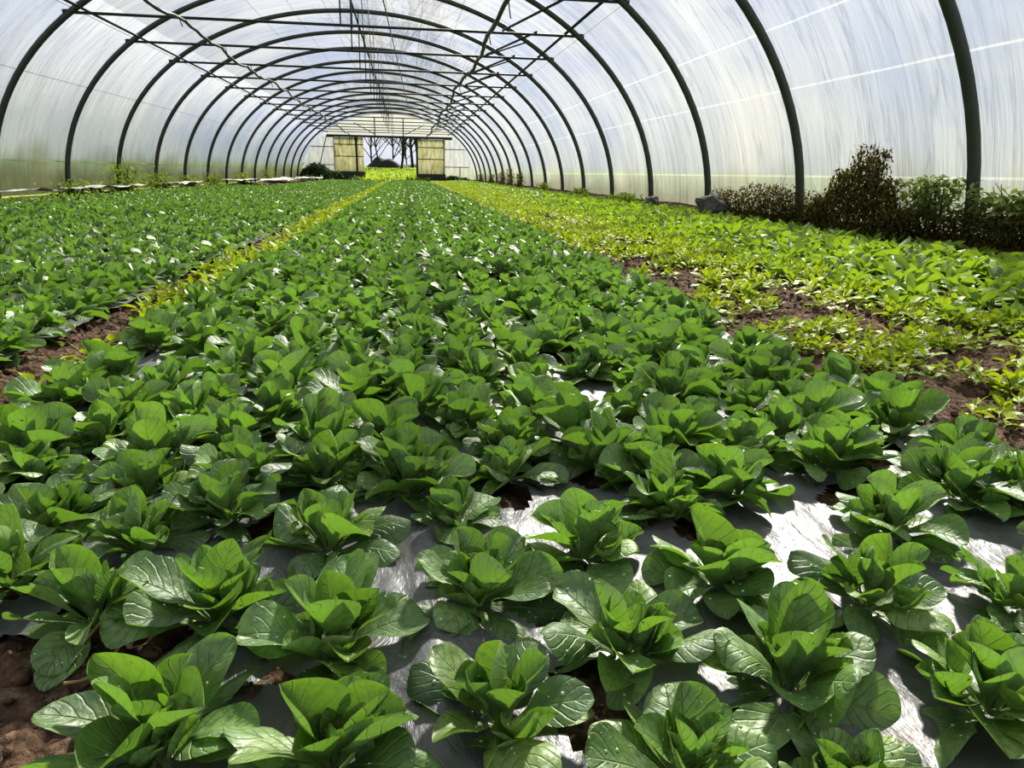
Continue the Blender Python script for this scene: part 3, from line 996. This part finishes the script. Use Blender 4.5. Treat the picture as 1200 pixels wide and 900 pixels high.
# diagonal braces, one per bay, right side
for k in range(0, 13):
    ya = HOOP0 + PITCH * k
    tag(MB().tube([(1.72, ya, TIE_Z + .03), (1.28, ya + PITCH, TIE_Z + .03)], .015, 7).build('diagonal_brace', M['steel_dark']), 'short slanting steel brace between two roof ties, right of the black pipe', 'brace', 'diagonal braces along the right of the roof')
for k in range(2, 13, 1):
    ya = HOOP0 + PITCH * k
    z2_ = .99 * (BASE + (APEX - BASE) * (1 - ((1.9 - CX) / HALF) ** EXPO) ** (1 / EXPO))
    tag(MB().tube([(1.22, ya, TIE_Z), (1.9, ya + .02, z2_)], .012, 6).build('roof_strut', M['steel_dark']), 'thin strut rising from a roof tie to the hoop above on the right', 'strut', 'struts from ties to hoops on the right')
# hanging rods and wires at the middle
for k in range(-1, 14):
    ya = HOOP0 + PITCH * k
    tag(MB().tube([(CX + .28 + .02 * (k % 3), ya + .6, TIE_Z - .28 + .1 * (k % 2)), (CX + .28, ya + .6, APEX - .06)], .006, 5).build('hanging_wire', M['wire_dark']), 'thin wire hanging from the ridge along the middle of the roof', 'wire', 'wires hanging from the ridge')
for k in range(0, 12):
    ya = HOOP0 + PITCH * k
    for X, pp in ((-2.66, PL), (1.10, PR)):
        x_ = X + random.uniform(-.05, .05); dz = random.uniform(.10, .22)
        tag(MB().tube([(x_, ya, TIE_Z), (x_ + .015, ya, TIE_Z - dz * .6), (x_ + .03, ya, TIE_Z - dz)], .007, 5).build('sprinkler_drop', M['pipe']),
            'short black sprinkler tail hanging under the %s irrigation pipe' % ('left' if X < 0 else 'right'), 'sprinkler', 'sprinkler tails under the %s pipe' % ('left' if X < 0 else 'right'))
# long slanting string from ridge toward the distance
tag(MB().tube([(CX + .42, 8.0, APEX - .1), (CX + .62, 14, 2.75), (CX + .95, 24.0, 2.35)], .010, 5).build('slanting_string', M['wire_dark']), 'long slack string running down the middle of the roof', 'string')

# film support wires along both sides
def wire_at(z, side, mat, rad, lab):
    x = CX + side * (half_at(z) + .045)
    tag(MB().tube([(x, START_Y, z), (x, END_Y - .1, z)], rad, 5).build('support_wire', mat), lab, 'wire')


for z, nm in ((2.2, 'lower'), (2.72, 'upper')):
    wire_at(z, 1, M['wire'], .003, f'{nm} pale wire stretched along the right polythene wall')
for z, nm in ((.5, 'lowest'), (1.55, 'middle'), (2.25, 'upper')):
    wire_at(z, -1, M['wire_dark'], .004, f'{nm} dark wire stretched along the left polythene wall')
for j, xo in enumerate((-1.6, -1.05, -.5, .55, 1.15, 1.75)):
    zz = BASE + (APEX - BASE) * (1 - (abs(xo) / HALF) ** EXPO) ** (1 / EXPO) + .05
    tag(MB().tube([(CX + xo, START_Y, zz), (CX + xo, END_Y - .1, zz)], .003, 4).build('support_wire', M['wire_dark']), f'thin wire under the roof film, {ORD[j]} one counted from the left wall side', 'wire')

# ------------------------------------------------------------------ end wall
Y = END_Y
LZ = 2.10


def polygon_panel(name, outline, mat, kind=None, parent=None, label=None):
    me = bpy.data.meshes.new(name)
    me.from_pydata([(x, Y, z) for x, z in outline], [], [tuple(range(len(outline)))])
    me.materials.append(mat)
    o = link(bpy.data.objects.new(name, me), parent)
    if kind: tag(o, label, kind=kind)
    return o


wall = empty('wall_far', (0, 0, 0)); tag(wall, 'end wall of the tunnel with corrugated sheets and an open doorway', kind='structure')
S = section(.05, 121)
gab = [(x, z) for x, z in S if z > LZ]
polygon_panel('gable_sheet', [(x, z) for x, z in gab], M['gable'], parent=wall)
lx = min(x for x, z in gab); rx = max(x for x, z in gab)
lower_r = [(x, z) for x, z in S if z <= LZ and x > 0]
lower_l = [(x, z) for x, z in S if z <= LZ and x < 0]
polygon_panel('side_sheet', [(1.95, 0)] + lower_r + [(1.95, LZ)], M['panel_pale'], parent=wall)
polygon_panel('side_sheet', [(-3.52, LZ)] + lower_l + [(-3.52, 0)], M['panel_pale'], parent=wall)
MB().box(-3.85, 2.35, Y - .06, Y + .04, LZ - .04, LZ + .06).build('lintel', M['steel_dark'], wall, False)
for x in (-1.50, -.10):
    MB().box(x - .025, x + .025, Y - .06, Y, LZ, half_at and 2.98).build('gable_post', M['steel_dark'], wall, False)
for a, b in (((-2.5, 2.72), (-1.5, 2.22)), ((.94, 2.70), (0.0, 2.24))):
    MB().tube([(a[0], Y - .08, a[1]), (b[0], Y - .08, b[1])], .02, 6).build('gable_brace', M['steel_dark'], wall)
for z in (.72, 1.58):
    MB().box(1.95, 3.2, Y - .05, Y - .02, z - .018, z + .018).build('sheet_rail', M['steel'], wall, False)
    MB().box(-4.75, -3.52, Y - .05, Y - .02, z - .018, z + .018).build('sheet_rail', M['steel'], wall, False)
MB().box(2.72, 2.76, Y - .06, Y - .01, 0, .75).build('wall_post', M['steel_dark'], wall, False)
MB().tube([(-4.25, Y - .3, .6), (-3.85, Y - .1, 2.1)], .022, 6).build('leaning_rod', M['steel_dark'], wall)
for x in (-3.52, 1.95):
    MB().box(x - .02, x + .02, Y - .05, Y, 0, LZ).build('sheet_post', M['steel'], wall, False)


def door(idx, x0, x1, zb, posts, label):
    t = empty('door_%d' % idx, (0, 0, 0)); tag(t, label, kind='structure')
    ds = MB().box(x0, x1, Y - .16, Y - .12, zb, LZ - .06).build('door_sheet', M['panel_cream'], t, False)
    for z in (zb + .72, zb + 1.28):
        MB().box(x0, x1, Y - .20, Y - .16, z - .02, z + .02).build('door_rail', M['steel'], ds, False)
    for x in posts:
        MB().box(x - .045, x + .045, Y - .22, Y - .12, 0.1, LZ).build('door_post', M['steel_dark'], t, False)
    MB().box(x0 - .02, x1 + .05, Y - .24, Y - .10, .0, zb).build('kick_board', M['board'], t, False)
    return t


door(1, -3.50, -2.08, .42, (-2.42,), 'cream corrugated sliding door left of the open doorway with dark kick board')
door(2, .56, 1.95, .36, (.56,), 'cream stained corrugated sliding door right of the open doorway')
# ragged strips of film and dry tendrils hanging from the lintel
rr = random.Random(5)
for k in range(14):
    x = rr.choice([rr.uniform(-3.4, -2.3), rr.uniform(.7, 2.0)]); L = rr.uniform(.15, .55)
    pts = [(x + rr.uniform(-.05, .05) * t, Y - .28, LZ - L * t) for t in np.linspace(0, 1, 5)]
    tag(MB().tube(pts, .012, 5).build('hanging_tendril', M['dead']), 'dry tendril hanging from the lintel over a sliding door', 'tendril', 'dry tendrils on the end wall lintel')

# ------------------------------------------------------------------ loose foliage: bushes built from many small leaves
def bush_mesh(name, n, shape, size, mat, seed, droop=.3, kind='point'):
    """shape(rng) -> point; leaves with random attitude"""
    r = random.Random(seed); parts = []
    for i in range(n):
        x, y, z = shape(r)
        L = size * r.uniform(.6, 1.4)
        V, Q, uv, t, rn = leaf(L, L * .6, r.uniform(0, 6.28), r.uniform(-.9, 1.1) - droop, r.uniform(.1, .9), .2, 2, 3, 0, r.uniform(-.8, .8), 0, kind, 0, r.random() * .6, r.random())
        parts.append((V + np.array([x, y, z]), Q, uv, t, rn))
    return leafmesh(name, parts, mat)


def stems(n, base, top, seed, rad=.006):
    r = random.Random(seed); m = MB()
    for i in range(n):
        a = base(r); b = top(r)
        midp = [(a[j] + b[j]) / 2 + r.uniform(-.05, .05) for j in range(3)]
        m.tube([a, midp, b], [rad, rad * .8, rad * .3], 5)
    return m


def shrub(name, loc, label, n, shape, size, mat, seed, stem_base, stem_top, ns, stemmat=None, droop=.3, cat='shrub', group=None, srad=.006):
    t = empty(name, loc); tag(t, label, cat, group)
    o = bpy.data.objects.new('foliage', bush_mesh('foliage', n, shape, size, mat, seed, droop)); link(o, t)
    stems(ns, stem_base, stem_top, seed, srad).build('stems', stemmat or M['bark'], t)
    return t


def vine_shape(r):
    u = r.uniform(-1, 1)
    h = (.50 * math.exp(-(u * 1.45) ** 2) * (1 - .15 * u) + .09) * (1 + .13 * sin(u * 19))
    z = h * r.random() ** .75
    w = .62
    return (r.uniform(-.10, .03) - .10 * (1 - z / .6), u * w, z)


shrub('vine_shrub', (3.30, 4.90, .06), 'withered brown vine heaped against the right polythene wall, tallest plant there', 8000, vine_shape, .027, M['dead'], 11,
      lambda r: (r.uniform(-.06, 0), r.uniform(-.35, .35), 0), lambda r: (r.uniform(-.05, .0), r.uniform(-.22, .25), r.uniform(.25, .66)), 70, droop=.9, srad=.003)
for (y, x, W, H, n, lab, mt) in ((6.35, 3.28, .42, .28, 2200, 'low withered brown weeds left of the vine shrub, by the hoop leg', 'dead'),
                                 (7.1, 3.28, .35, .24, 1500, 'ragged brown weeds just right of the grey rock', 'dead'),
                                 (4.0, 3.36, .50, .20, 3200, 'dark withered weeds at the foot of the right wall near the front', 'dead'),
                                 (3.0, 3.36, .55, .20, 3200, 'dark low weeds at the right edge in front of the wall', 'dead'),
                                 (5.7, 3.30, .40, .24, 2000, 'dark withered weeds at the left foot of the vine shrub', 'dead')):
    shrub('wall_weed', (x, y, .08), lab, n, lambda r, W=W, H=H: (r.uniform(-.10, .05), r.uniform(-W, W), H * r.random() ** .8 * (.7 + .5 * sin(r.random() * 9))), .028, M[mt], int(y * 10),
          lambda r, W=W: (r.uniform(-.05, .05), r.uniform(-W, W), 0), lambda r, W=W, H=H: (r.uniform(-.08, .05), r.uniform(-W, W), H * r.uniform(.6, 1.5)), 16, cat='weeds', srad=.003)


def rx_wall(z): return CX + half_at(z) + .055


shrub('leafy_bush', (3.32, 4.30, .08), 'green leafy bush, paled as if veiled by film, pressed against the right polythene beside the vine shrub', 520,
      lambda r: (r.uniform(-.02, .10), r.gauss(0, .16), .14 + .26 * r.random() ** .8), .05, M['bush'], 31,
      lambda r: (.05, r.uniform(-.08, .08), 0), lambda r: (r.uniform(0, .1), r.uniform(-.2, .2), r.uniform(.2, .42)), 12)
shrub('leafy_bush', (3.32, 3.50, .08), 'yellow green leafy bush along the polythene right of the nearest hoop leg', 900,
      lambda r: (r.uniform(-.02, .10), r.uniform(-.42, .42), .10 + .22 * r.random()), .055, M['bush'], 33,
      lambda r: (.05, r.uniform(-.3, .3), 0), lambda r: (r.uniform(0, .1), r.uniform(-.4, .4), r.uniform(.2, .38)), 16)
# green tufts at the foot of the left wall
for k, (y, H, n) in enumerate([(13.4, .45, 420), (15.1, .32, 300), (17.0, .22, 220), (19.2, .25, 200), (22.5, .3, 200), (11.3, .18, 160), (26.5, .4, 240)]):
    shrub('grass_tuft', (-4.72, y, .05), 'tuft of yellow green grass at the foot of the left wall', n,
          lambda r, H=H: (r.uniform(-.12, .14), r.gauss(0, .42), H * r.random() ** 1.5), .07, M['moss'], 60 + k, lambda r: (0, r.uniform(-.2, .2), 0),
          lambda r, H=H: (r.uniform(-.1, .1), r.uniform(-.4, .4), H * 1.2), 10, M['moss'], cat='grass', group='grass tufts along the left wall', srad=.005)
for k, (y, H) in enumerate([(10.6, .10), (13.4, .12), (17.2, .16), (21.0, .38), (23.0, .5), (25.0, .42), (28, .3), (32, .3)]):
    shrub('weed_tuft', (3.22, y, .10), 'low ragged tuft at the foot of the right wall between far hoops', 260,
          lambda r, H=H: (r.uniform(-.08, .08), r.gauss(0, .3), H * r.random() ** 1.5), .06, M['moss'] if k < 3 else M['dead'], 80 + k, lambda r: (0, r.uniform(-.2, .2), 0),
          lambda r, H=H: (r.uniform(-.05, .05), r.uniform(-.3, .3), H * 1.1), 8, cat='weeds', group='ragged tufts along the right wall', srad=.005)


def blob(r, R, H):
    a = r.uniform(0, 6.28); q = sqrt(r.random())
    return (R * q * cos(a), R * q * sin(a), H * sqrt(max(0, 1 - q * q)) * r.uniform(.55, 1.0))


shrub('dark_bush', (-3.95, 34.0, .0), 'rounded dark green bush standing before the left side of the end wall', 1700, lambda r: blob(r, .72, .78), .11, M['darkgreen'], 91,
      lambda r: (0, 0, 0), lambda r: (r.uniform(-.4, .4), r.uniform(-.4, .4), .5), 12, srad=.012)
shrub('dark_bush', (-3.25, 34.6, .0), 'smaller dark bush right of the rounded bush at the end wall', 900, lambda r: blob(r, .50, .45), .10, M['darkgreen'], 92,
      lambda r: (0, 0, 0), lambda r: (r.uniform(-.3, .3), r.uniform(-.3, .3), .3), 8, srad=.012)
for k, (x, R, H) in enumerate([(2.3, .5, .32), (2.85, .4, .22), (1.4, .7, .12), (-2.7, .7, .22)]):
    shrub('low_plants', (x, 37.0, .0), ['dark low plants under the right sheet of the end wall', 'dark low plants in the right corner of the end wall', 'dark ground plants before the right sliding door', 'dark ground plants before the left sliding door'][k],
          600, lambda r, R=R, H=H: blob(r, R, H), .09, M['darkgreen'], 95 + k, lambda r: (0, 0, 0), lambda r, R=R, H=H: (r.uniform(-R, R) * .5, 0, H), 5, cat='plants', srad=.008)


# rocks
def rock(loc, s, seed, label):
    r = random.Random(seed); import bmesh
    bm = bmesh.new(); bmesh.ops.create_icosphere(bm, subdivisions=3, radius=1)
    for v in bm.verts:
        n = mn.noise(v.co * 1.3 + Vector((seed, 0, 0))) * .45 + mn.noise(v.co * 3.5) * .12
        v.co = v.co * (1 + n); v.co.x *= s[0]; v.co.y *= s[1]; v.co.z *= s[2]
    me = bpy.data.meshes.new('rock'); bm.to_mesh(me); bm.free(); me.materials.append(M['rock'])
    o = link(bpy.data.objects.new('rock', me)); o.location = loc
    return tag(o, label, 'rock')


rock((3.10, 7.15, .17), (.13, .20, .13), 3, 'grey angular rock at the foot of the right wall, left of the brown weeds')
rock((3.12, 9.1, .13), (.10, .14, .08), 5, 'small dark rock by the right wall beyond the grey angular rock')
# rumpled sheet scraps and bare earth along the left wall
for k, (x, y, L, W) in enumerate([(-4.60, 12.2, 1.3, .16), (-4.6, 16.2, 1.2, .14), (-4.55, 22, 1.8, .25), (-3.9, 23.5, 1.4, .35), (-4.3, 27.5, 1.6, .4), (-3.9, 31, 1.5, .4), (-4.58, 9.6, 1.0, .10)]):
    Pg, Qg = grid(np.linspace(-W, W, 9), np.linspace(-L, L, 30))
    z = .10 + .09 * vnoise(Pg, 3, 3, k + 2.0) + .05
    o = link(bpy.data.objects.new('sheet_scrap', mesh_np('sheet_scrap', np.column_stack([Pg + [x, y], z]), Qg, M['cloth'])))
    tag(o, 'rumpled pale sheet lying along the foot of the left wall', 'plastic sheet', 'pale sheets along the left wall')

# ------------------------------------------------------------------ outside
Pg, Qg = grid(np.linspace(-40, 40, 120), np.linspace(-14, 110, 180))
inside = (Pg[:, 0] > CX - HALF + .1) & (Pg[:, 0] < CX + HALF - .1) & (Pg[:, 1] < 37.6)
z = -.02 + .16 * vnoise(Pg, .5, 3) + np.clip((Pg[:, 1] - 38) / 24, 0, 1) * .85
z = np.where(Pg[:, 1] < 39, np.minimum(z, .0), z)
z[inside] = -.35
o = link(bpy.data.objects.new('meadow_ground', mesh_np('meadow_ground', np.column_stack([Pg, z]), Qg, M['grass'])))
tag(o, 'bright green grassy ground outside the tunnel beyond the doorway', kind='structure')


def tuft_field(name, n, x0, x1, y0, y1, H, mat, label, seed):
    r = random.Random(seed); parts = []
    for i in range(n):
        x, y = r.uniform(x0, x1), r.uniform(y0, y1)
        zz = max(0, min(1, (y - 38) / 24)) * .85 if y > 38 else 0
        V, Q, uv, t, rn = leaf(H * r.uniform(.6, 1.5), H * .5, r.uniform(0, 6.28), r.uniform(.5, 1.4), r.uniform(.2, 1), .2, 1, 3, 0, 0, 0, 'point', zz - .02, r.random(), r.random())
        parts.append((V + np.array([x, y, 0]), Q, uv, t, rn))
    o = link(bpy.data.objects.new(name, leafmesh(name, parts, mat)))
    return tag(o, label, 'grass', kind='stuff')


tuft_field('meadow_grass', 6000, -2.6, 1.2, 36.8, 52, .22, M['moss'], 'bright yellow green grass growing through and beyond the open doorway', 4)

# dark earth mound and hedge behind
def mound(x, y, R, H, label, seed):
    Pg, Qg = grid(np.linspace(-R, R, 26), np.linspace(-R * .6, R * .6, 16))
    rr_ = (Pg[:, 0] / R) ** 2 + (Pg[:, 1] / (R * .6)) ** 2
    z = H * np.clip(1 - rr_, 0, 1) ** .8 * (1 + .6 * vnoise(Pg, 1.6, 3, seed)) + .5
    o = link(bpy.data.objects.new('earth_mound', mesh_np('earth_mound', np.column_stack([Pg + [x, y], z]), Qg, M['bark'])))
    tag(o, label, 'mound')


mound(-1.7, 60, 1.6, 1.0, 'dark earth heap beyond the meadow, left part of the doorway view', 1.0)
mound(1.2, 62, 2.6, .62, 'low dark bank behind the meadow, right part of the doorway view', 6.0)
mound(-6.0, 62, 3.0, .9, 'dark bank behind the meadow hidden by the left door', 8.0)


def tree(x, y, H, seed, lab, fork=.45, lean=0.0, rad=.13):
    r = random.Random(seed)
    t = empty('bare_tree', (x, y, .6)); tag(t, lab, 'tree')
    trunk, twigs = MB(), MB()

    def branch(p, dirv, L, R, depth):
        pts = [p]; d = Vector(dirv); q = Vector(p)
        for i in range(5):
            d = (d + Vector((r.uniform(-.16, .16), r.uniform(-.16, .16), r.uniform(-.02, .12)))).normalized()
            q = q + d * L / 5; pts.append(tuple(q))
        (trunk if depth == 0 else twigs).tube(pts, [R * (1 - .11 * i) for i in range(6)], 6 if depth < 2 else 4)
        if depth < 4:
            for i in range(11 if depth == 0 else 4):
                j = r.randint(1 if depth == 0 else 2, 5)
                a = r.uniform(0, 6.28); sp = r.uniform(.5, 1.4)
                nd = (d + Vector((cos(a) * sp, sin(a) * sp, r.uniform(-.1, .3)))).normalized()
                branch(pts[j], nd, L * r.uniform(.5, .75), R * .5, depth + 1)
    branch((0, 0, 0), (lean, 0, 1), H * fork * 1.3, rad, 0)
    trunk.build('trunk', M['bark'], t); tw = twigs.build('branches', M['bark'], t)
    return t


for args in [(-2.0, 57, 6, 1, 'thin bare tree at the left side of the doorway view', .5, 0, .07),
             (-.35, 56, 7, 2, 'forked bare tree standing in the middle of the doorway view', .4, .02, .11),
             (.55, 60, 9, 3, 'tall straight bare tree right of the forked tree', .7, .0, .13),
             (1.0, 58, 9, 4, 'dark bare trunk right of centre in the doorway view', .7, -.02, .12),
             (1.55, 64, 8, 5, 'bare tree seen close beside the right door', .6, .0, .10),
             (-1.3, 72, 8, 6, 'faint bare tree far behind the earth heap', .5, 0, .09),
             (.1, 76, 8, 7, 'faint bare tree far behind between the forked and the straight tree', .5, 0, .08),
             (-2.9, 66, 7, 8, 'bare tree half hidden by the left door', .5, 0, .09)]:
    tree(*args)

# ------------------------------------------------------------------ sky and sun
w = bpy.data.worlds.new('World'); bpy.context.scene.world = w; w.use_nodes = True
nt = w.node_tree; nt.nodes.clear()
tc = nt.nodes.new('ShaderNodeTexCoord')
mp = nt.nodes.new('ShaderNodeMapping'); mp.inputs['Scale'].default_value = (1, 1, 2.2)
nz = nt.nodes.new('ShaderNodeTexNoise'); nz.inputs['Scale'].default_value = 2.6; nz.inputs['Detail'].default_value = 6; nz.inputs['Roughness'].default_value = .55
cr = nt.nodes.new('ShaderNodeValToRGB'); cr.color_ramp.elements[0].position = .40; cr.color_ramp.elements[0].color = (.62, .72, .95, 1)
cr.color_ramp.elements[1].position = .62; cr.color_ramp.elements[1].color = (1.0, 1.0, 1.0, 1)
bg = nt.nodes.new('ShaderNodeBackground'); bg.inputs[1].default_value = .74
wo_ = nt.nodes.new('ShaderNodeOutputWorld')
L_ = nt.links.new
L_(tc.outputs['Generated'], mp.inputs[0]); L_(mp.outputs[0], nz.inputs[0]); L_(nz.outputs[0], cr.inputs[0]); L_(cr.outputs[0], bg.inputs[0]); L_(bg.outputs[0], wo_.inputs[0])
w.cycles.sampling_method = 'AUTOMATIC'

sun = bpy.data.lights.new('sun', 'SUN'); sun.energy = 15.0; sun.angle = radians(3.5); sun.color = (1.0, .95, .84)
so = bpy.data.objects.new('sun', sun); C.objects.link(so)
az = radians(24); el = radians(38)      # ahead and a little to the right
dirv = Vector((sin(az) * cos(el), cos(az) * cos(el), sin(el)))
so.rotation_euler = dirv.to_track_quat('Z', 'Y').to_euler()

# ------------------------------------------------------------------ camera
cam = bpy.data.cameras.new('camera'); co_ = bpy.data.objects.new('camera', cam); C.objects.link(co_)
cam.sensor_width = 36; cam.sensor_fit = 'HORIZONTAL'; cam.lens = F_PX * 36 / 1200
cam.clip_start = .02; cam.clip_end = 400
m = Matrix(((r_[0], u_[0], -fw[0], 0), (r_[1], u_[1], -fw[1], 0), (r_[2], u_[2], -fw[2], CAM_Z), (0, 0, 0, 1)))
co_.matrix_world = m
sc = bpy.context.scene
sc.camera = co_
sc.view_settings.view_transform = 'Standard'
sc.view_settings.look = 'Medium High Contrast'
sc.view_settings.exposure = 0.14
cy = sc.cycles
cy.use_denoising = True
cy.max_bounces = 8; cy.diffuse_bounces = 4; cy.transparent_max_bounces = 12; cy.transmission_bounces = 6; cy.glossy_bounces = 3
cy.caustics_reflective = False; cy.caustics_refractive = False
cy.sample_clamp_indirect = 6
